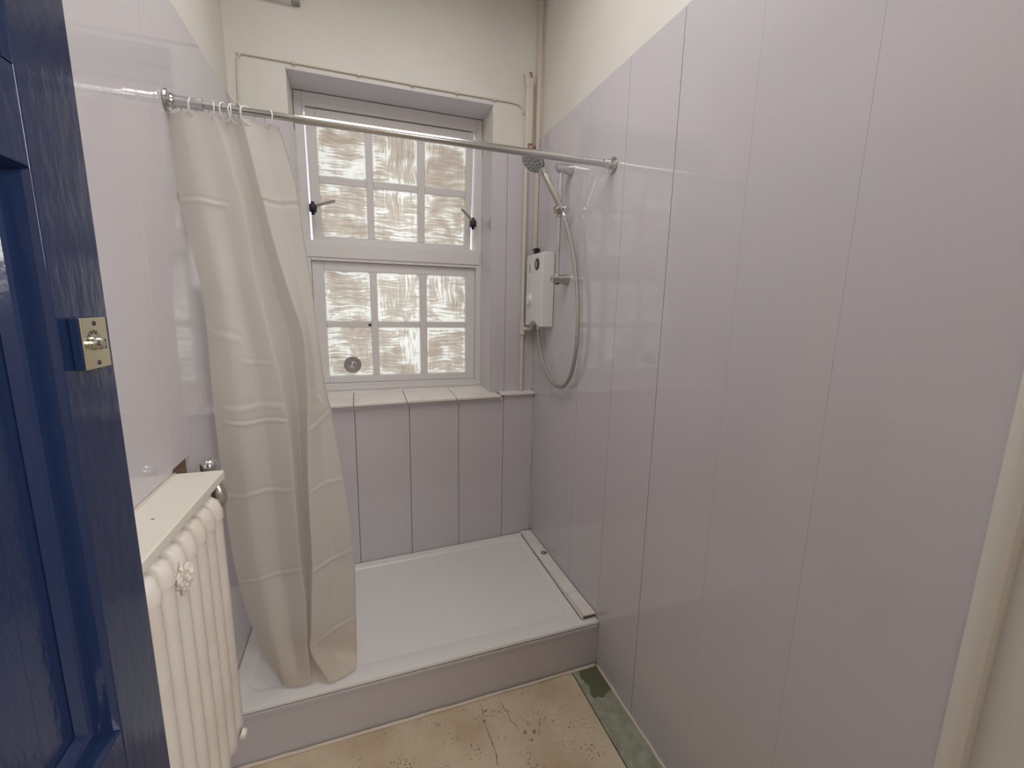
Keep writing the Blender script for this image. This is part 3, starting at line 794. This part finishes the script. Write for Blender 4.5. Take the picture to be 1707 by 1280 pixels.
# ------------------------------------------------------------------ riser rail, hand shower, hose
RX, RYY = -.052, -.362
rr = empty('riser_rail', (0, RYY, 1.63))
tag(rr, 'chrome vertical riser rail with two wall brackets on the right wall', 'riser rail')
bm = BM(); tube(bm, [(RX, RYY, 1.632), (RX, RYY, 2.112)], .0092, 20); child('pole', bm, 'chrome', rr, smooth=True)
for z, k in ((2.118, 0), (1.645, 1)):
    bm = BM()
    lathe(bm, (-.0005, RYY, z), (-1, 0, 0), [(0, .024), (.003, .0245), (.030, .021), (.066, .0195), (.076, .0185), (.079, .014)], 28)
    child('wall_bracket', bm, 'chrome' if k == 0 else 'satin', rr, smooth=True)
bm = BM(); lathe(bm, (RX, RYY, 1.621), (0, 0, 1), [(0, .006), (.003, .010), (.010, .011)], 20); child('end_cap', bm, 'dark', rr, smooth=True)
bm = BM()
lathe(bm, (RX, RYY, 1.915), (0, 0, 1), [(0, .014), (.003, .018), (.045, .018), (.048, .014)], 24)
lathe(bm, (RX, RYY, 1.938), (.35, -1, .1), [(0, .012), (.030, .012), (.032, .018), (.044, .018), (.047, .014)], 24)
sl = child('slider', bm, 'chrome', rr, smooth=True)
bm = BM(); lathe(bm, (RX-.012, RYY-.012, 1.930), (-.5, -.3, .85), [(0, .0145), (.004, .017), (.026, .018), (.028, .0155)], 22)
child('handset_clip', bm, 'satin', sl, smooth=True)

hs = empty('hand_shower', (-.06, -.385, 1.93))
tag(hs, 'chrome hand shower head with clear faceplate resting on the riser rail', 'hand shower')
Ha = Vector((-.046, -.392, 1.925)); Hb = Vector((-.128, -.345, 2.098))
bm = BM(); pts = [Ha+(Hb-Ha)*t for t in (0, .08, .25, .5, .75, .95)]
tube(bm, pts, [.011, .0125, .0135, .0145, .015, .014], 20); child('handle', bm, 'satin', hs, smooth=True)
HN = Vector((-.62, -.22, -.74)).normalized()
HC = Vector((-.170, -.330, 2.146))
bm = BM(); lathe(bm, HC-HN*.028, HN, [(0, .012), (.004, .026), (.012, .040), (.022, .050), (.030, .053), (.032, .053)], 36)
tube(bm, [Hb-(Hb-Ha)*.05, Hb+(HC-Hb)*.45-HN*.012], [.0145, .020], 18)
hd = child('shower_head', bm, 'satin', hs, smooth=True)
bm = BM(); lathe(bm, HC+HN*.0042, HN, [(0, .0535), (.002, .0545), (.009, .053), (.013, .046), (.014, .010)], 36); sp = child('spray_plate', bm, 'clear', hd, smooth=True)
bm = BM()
ax = HN.cross(Vector((0, 0, 1))).normalized(); ay = HN.cross(ax)
for r, n in ((.014, 6), (.027, 10), (.040, 14)):
    for k in range(n):
        c = HC+HN*.0165+ax*math.cos(2*PI*k/n)*r+ay*math.sin(2*PI*k/n)*r
        lathe(bm, c, HN, [(0, .0028), (.003, .0022)], 8)
child('nozzles', bm, 'dark', hd)
bm = BM(); lathe(bm, HC+HN*.0, HN, [(.0025, .0555), (.0045, .0555)], 36); child('head_rim', bm, 'dark', hd)

hose = [(-.046, -.392, 1.925), (-.042, -.410, 1.885), (-.035, -.436, 1.83), (-.030, -.480, 1.729), (-.028, -.516, 1.601), (-.028, -.535, 1.475), (-.028, -.534, 1.346),
        (-.028, -.501, 1.236), (-.029, -.455, 1.178), (-.030, -.395, 1.148), (-.030, -.305, 1.156), (-.030, -.195, 1.222), (-.030, -.130, 1.315), (-.030, -.107, 1.385), (-.030, -.105, 1.406)]
bm = BM(); tube(bm, catmull(hose, 10), .0086, 14)
ho = obj('shower_hose', bm, 'steel_hose', smooth='all')
tag(ho, 'long steel shower hose looping from heater box up to the hand shower', 'hose')
bm = BM(); lathe(bm, hose[0], Vector(hose[1])-Vector(hose[0]), [(-.004, .0095), (0, .0115), (.022, .0110), (.026, .008)], 18); child('hose_nut', bm, 'chrome', ho, smooth=True)

# ------------------------------------------------------------------ water pipe on the window wall
PX, PY = -.072, .024
wp = empty('water_pipe', (PX, PY, ZS+.008))
tag(wp, 'cream painted vertical water pipe right of the window', 'pipe')
bm = BM(); tube(bm, [(PX, PY, ZS+.009), (PX, PY, 2.62)], .0100, 16); child('pipe_run', bm, 'pipe', wp, smooth=True)
bm = BM(); box(bm, PX+.0005, PX+.026, PY-.014, E-.0005, 2.335, 2.640); child('pipe_cover', bm, 'pipe', wp, bevel=.004)
bm = BM(); tube(bm, [(PX, PY, 2.600), (PX, PY, 2.640), (PX-.004, PY+.004, 2.656), (PX-.010, PY+.020, 2.664)], [.014, .014, .0135, .012], 14); child('elbow', bm, 'pipe', wp, smooth=True)
bm = BM(); tube(bm, [(PX+.012, PY, 2.640), (PX+.016, PY+.004, 2.668)], [.008, .007], 10); child('bare_pipe_end', bm, 'rust', wp, smooth=True)
bm = BM(); tube(bm, [(PX+.014, PY-.006, 2.318), (PX+.030, PY-.010, 2.322)], [.011, .009], 10); tube(bm, [(PX+.030, PY-.010, 2.322), (PX+.046, PY-.006, 2.328)], [.012, .006], 10)
tube(bm, [(PX+.014, PY-.004, 2.306), (PX+.014, PY-.004, 2.336)], .012, 10)
child('corroded_joint', bm, 'rust', wp, smooth=True)
bm = BM(); tube(bm, [(PX, PY-.002, 1.368), (PX, PY-.002, 1.376), (PX, PY-.002, 1.384), (PX, PY-.002, 1.418), (PX, PY-.002, 1.426), (PX, PY-.002, 1.436)], [.0145, .0150, .013, .013, .0150, .0145], 16)
tube(bm, [(PX, PY-.002, 1.401), (PX+.020, PY-.018, 1.399), (-.042, -.028, 1.402), (-.036, -.034, 1.425)], [.012, .010, .010, .009], 12)
child('tee_fitting', bm, 'pipe', wp, smooth=True)

# ------------------------------------------------------------------ clipped cable round the top of the window
cy = E-.006
path = [(-1.362, cy, ZS+.1), (-1.358, cy, 1.8), (-1.354, cy, 2.33), (-1.349, cy, 2.48), (-1.345, cy, 2.505), (-1.336, cy, 2.518), (-1.32, cy, 2.522), (-1.0, cy, 2.522),
        (-.6, cy, 2.521), (-.3, cy, 2.522), (-.16, cy, 2.523), (-.115, cy, 2.518), (-.095, cy, 2.505), (-.088, cy, 2.480)]
bm = BM(); tube(bm, catmull(path, 8), .0036, 8)
ec = obj('electric_cable', bm, 'pipe', smooth='all')
tag(ec, 'thin painted cable clipped above the window and down the left corner', 'cable')
for (x, z) in ((-1.354, 2.33), (-1.135, 2.522), (-.875, 2.522), (-.64, 2.521), (-.43, 2.5215), (-.245, 2.522), (-1.357, 1.95)):
    bm = BM(); box(bm, x-.0055, x+.0055, cy-.0085, cy+.0055, z-.0075, z+.0075); child('cable_clip', bm, 'pipe', ec, bevel=.0015)

# grey fixture high on the window wall
fx = empty('wall_vent', (-1.25, E, 2.74))
tag(fx, 'small white vent fixture high on the window wall, cut by the top edge', 'vent')
bm = BM(); box(bm, -1.42+.05, -1.128, E-.035, E-.0005, 2.742, 2.86); child('vent_body', bm, 'white_paint', fx, bevel=.003)
bm = BM(); box(bm, -1.127, -1.098, E-.030, E-.0005, 2.742, 2.86); child('vent_end', bm, 'grey_plastic', fx, bevel=.002)

# ------------------------------------------------------------------ radiator, its shelf and valve
def rx(y): return -1.250 - .018*(-y-1.05)/.42      # front plane drifts a little towards the wall
rad = empty('radiator', (-1.30, -1.32, 0))
tag(rad, 'white painted cast column radiator along the left wall', 'radiator')
ZT, ZB, D = 1.044, .350, .082
def section(y, last=False):
    bm = BM(); xf = rx(y)-.020; xb = xf-D+.012
    rt = []
    up = [(xf, ZB+.050), (xf, .50), (xf, .85), (xf, .989), (xf, .990), (xf, ZT-.036)]
    arc = [(xf-.005, ZT-.020), (xf-.018, ZT-.010), (xf-.034, ZT-.008)]
    pts = [(x, y, z) for x, z in up+arc]
    mx = (xf+xb)/2
    back = [(xb+.016, ZT-.020), (xb+.004, ZT-.030), (xb, ZT-.048), (xb, .7), (xb, ZB+.050), (xb+.004, ZB+.032), (xb+.016, ZB+.022), (mx, ZB+.020), (xf-.016, ZB+.022), (xf-.004, ZB+.032)]
    pts += [(x, y, z) for x, z in back]
    rad_ = [.0178, .0178, .0178, .0178, .0204, .0204] + [.0202, .0195, .0192] + [.0205, .0222, .0228, .0195, .0205, .0215, .0220, .0220, .0225, .0225]
    tube(bm, pts, rad_, 14, closed=True)
    # webs and hubs
    for z in (ZT-.048, ZB+.050):
        tube(bm, [(mx, y-.0262, z), (mx, y-.012, z), (mx, y+.012, z), (mx, y+.0262, z)], [.020, .027, .027, .020], 16)
        tube(bm, [(xf-.016, y-.0262, z+.018), (xf-.012, y, z+.018), (xf-.016, y+.0262, z+.018)], [.013, .019, .013], 12)
    return child('radiator_section', bm, 'radiator', rad, smooth=True)
ysec = [-1.050-.0535*k for k in range(10)]
for y in ysec: section(y)
y0 = ysec[0]
bm = BM(); xf = rx(y0)-.022
for y in (ysec[1], ysec[8]):
    bm = BM()
    tube(bm, [(rx(y)-.045, y, ZB+.04), (rx(y)-.045, y, .16), (rx(y)-.045, y, .02), (rx(y)-.045, y, .0005)], [.017, .014, .016, .024], 14)
    child('foot', bm, 'seam', rad, smooth='all')
bm = BM(); lathe(bm, (xf-.02, y0+.024, ZB+.05), (0, 1, 0), [(0, .024), (.012, .026), (.018, .018), (.024, .016)], 20)
child('end_plug', bm, 'radiator', rad, smooth=True)
bm = BM(); lathe(bm, (xf+.018, y0-.02, ZB+.030), (1, 0, -.2), [(0, .014), (.010, .013), (.014, .008)], 14)
child('drain_plug', bm, 'radiator', rad, smooth=True)
bm = BM(); random.seed(3)
yb = -1.278
bmesh.ops.create_icosphere(bm, subdivisions=5, radius=1)
for v in bm.verts:
    c = v.co.copy(); n_ = 1 + .45*noise.noise(c*1.9) + .35*noise.noise(c*4.3+Vector((3, 1, 2)))
    v.co = Vector((rx(yb)-.002+c.x*.015*n_, yb+c.y*.015*n_, .978+c.z*.026*n_))
child('painted_over_air_vent', bm, 'radiator', rad, smooth='all')

bm = BM()     # shelf: bevelled board, slightly skew
P = [(-1.3755, -.950), (-1.264, -.953), (-1.282, -1.66), (-1.3755, -1.66)]
lo = [bm.verts.new((x, y, 1.056)) for x, y in P]; hi = [bm.verts.new((x, y, 1.080)) for x, y in P]
bm.faces.new(lo[::-1]); bm.faces.new(hi)
for k in range(4): bm.faces.new((lo[k], lo[(k+1) % 4], hi[(k+1) % 4], hi[k]))
sh = obj('radiator_shelf', bm, 'shelf', bevel=.004)
tag(sh, 'cream painted board shelf above the white radiator', 'shelf')
bm = BM()
box(bm, -1.326, -1.320, -1.222, -1.217, 1.0801, 1.0806); child('paint_chip', bm, 'rust', sh)
bm = BM(); box(bm, -1.368, -1.362, -1.30, -1.293, 1.0801, 1.0806); child('paint_chip', bm, 'rust', sh)
bm = BM(); bead(bm, (-1.3725, -.955, 1.081), (-1.3725, -1.60, 1.081), .0028, 30, .0005); child('sealant', bm, 'caulk', sh, smooth='all')

vl = empty('radiator_valve', (-1.305, -.915, 1.0))
tag(vl, 'small chrome radiator valve at the far end of the cream shelf', 'valve')
bm = BM(); lathe(bm, (-1.310, -.912, 1.060), (0, 0, 1), [(0, .012), (.004, .018), (.014, .021), (.026, .0205), (.034, .016), (.039, .009), (.0395, .003)], 26)
child('valve_head', bm, 'chrome', vl, smooth=True)
bm = BM(); tube(bm, catmull([(-1.310, -.912, 1.062), (-1.306, -.916, 1.035), (-1.288, -.935, 1.012), (-1.280, -.960, .998), (-1.280, -.990, .997), (-1.284, -1.022, .999)], 6), .0175, 16)
child('valve_body', bm, 'satin', vl, smooth='all')

# ------------------------------------------------------------------ blue door standing open on the left
DXF = -1.19
door = empty('door_1', (-1.21, -1.95, 0), kind='structure')
DY0, DY1 = -2.34, -1.588
st = .094
zr = [(.012, .22), (1.63-.60-.26, 1.030), (1.632, 1.716), (1.95, 2.04)]
zr = [(.012, .20), (.86, 1.030), (1.632, 1.716), (1.93, 2.04)]
bm = BM()
box(bm, DXF-.034, DXF, DY1-st, DY1, .012, 2.04); box(bm, DXF-.034, DXF, DY0, DY0+st, .012, 2.04)
for a, b in zr: box(bm, DXF-.034, DXF, DY0+st, DY1-st, a, b)
child('stiles_and_rails', bm, 'blue', door, bevel=.002)
openings = [(.20, .86), (1.030, 1.632), (1.716, 1.93)]
for a, b in openings:
    bm = BM(); box(bm, DXF-.0335, DXF-.027, DY0+st+.001, DY1-st-.001, a+.001, b-.001)
    # raised field
    box(bm, DXF-.0269, DXF-.022, DY0+st+.075, DY1-st-.075, a+.07, b-.07)
    child('door_panel', bm, 'blue', door, bevel=.002)
    bm = BM()
    ya, yb_ = DY0+st+.0005, DY1-st-.0005; a2, b2 = a+.0005, b-.0005
    prof = [(0.0, -.0005), (.002, -.006), (.004, -.018), (.012, -.020), (.016, -.016), (.020, -.018), (.026, -.026)]   # inset, depth
    rg = []
    for ins, dp in prof:
        rg.append([bm.verts.new((DXF+dp, y, z)) for y, z in ((ya+ins, a2+ins), (yb_-ins, a2+ins), (yb_-ins, b2-ins), (ya+ins, b2-ins))])
    rg.append([bm.verts.new((DXF-.0265, y, z)) for y, z in ((ya, a2), (yb_, a2), (yb_, b2), (ya, b2))])
    for A, B in zip(rg, rg[1:]+rg[:1]):
        for k in range(4): bm.faces.new((A[k], A[(k+1) % 4], B[(k+1) % 4], B[k]))
    child('door_moulding', bm, 'blue', door)
# indicator bolt: painted packing block with a polished plate
ly0, ly1, lz0_, lz1_ = -1.665, -1.618, 1.443, 1.4965
lk = empty('indicator_lock', (DXF, -1.62, 1.44))
tag(lk, 'brass indicator bolt plate near the edge of the blue door', 'lock')
bm = BM(); box(bm, DXF+.0005, DXF+.0085, ly0, ly1, lz0_, lz1_); child('packing_block', bm, 'blue', lk, bevel=.001)
bm = BM(); box(bm, DXF+.0087, DXF+.0108, ly0, ly1, lz0_, lz1_); pt = child('face_plate', bm, 'brass', lk, bevel=.0008)
mc = (DXF+.0109, -1.6445, 1.4695)
bm = BM(); lathe(bm, mc, (1, 0, 0), [(0, .0075), (.002, .0075), (.003, .0065), (.007, .0062), (.008, .005)], 22)
box(bm, mc[0]+.008, mc[0]+.010, mc[1]-.0012, mc[1]+.0012, mc[2]-.005, mc[2]+.005)
child('turn_knob', bm, 'chrome', lk, smooth=True)
bm = BM()
for a in range(20, 165, 8):
    pass
ringv = []
for a in range(15, 171, 5):
    t = math.radians(a); ringv.append((bm.verts.new((mc[0]+.0001, mc[1]+math.cos(t)*.0100, mc[2]+math.sin(t)*.0100)), bm.verts.new((mc[0]+.0001, mc[1]+math.cos(t)*.0145, mc[2]+math.sin(t)*.0145))))
for (a, b), (c, d) in zip(ringv, ringv[1:]): bm.faces.new((a, b, d, c))
child('indicator_window', bm, 'satin', lk)
bm = BM()
for a in (70, 90, 112, 135, 160):
    t = math.radians(a); c = Vector((mc[0]+.0004, mc[1]+math.cos(t)*.0122, mc[2]+math.sin(t)*.0122)); r1 = Vector((0, math.cos(t), math.sin(t)))*.0018; t1 = Vector((0, -math.sin(t), math.cos(t)))*.0007
    bm.faces.new([bm.verts.new(c+s1*r1+s2*t1) for s1, s2 in ((-1, -1), (1, -1), (1, 1), (-1, 1))])
child('indicator_marks', bm, 'dark', lk)
for z in (lz0_+.006, lz1_-.006):
    bm = BM(); lathe(bm, (mc[0], -1.6415, z), (1, 0, 0), [(0, .0027), (.0008, .0022)], 12)
    child('screw', bm, 'dark_metal', lk)
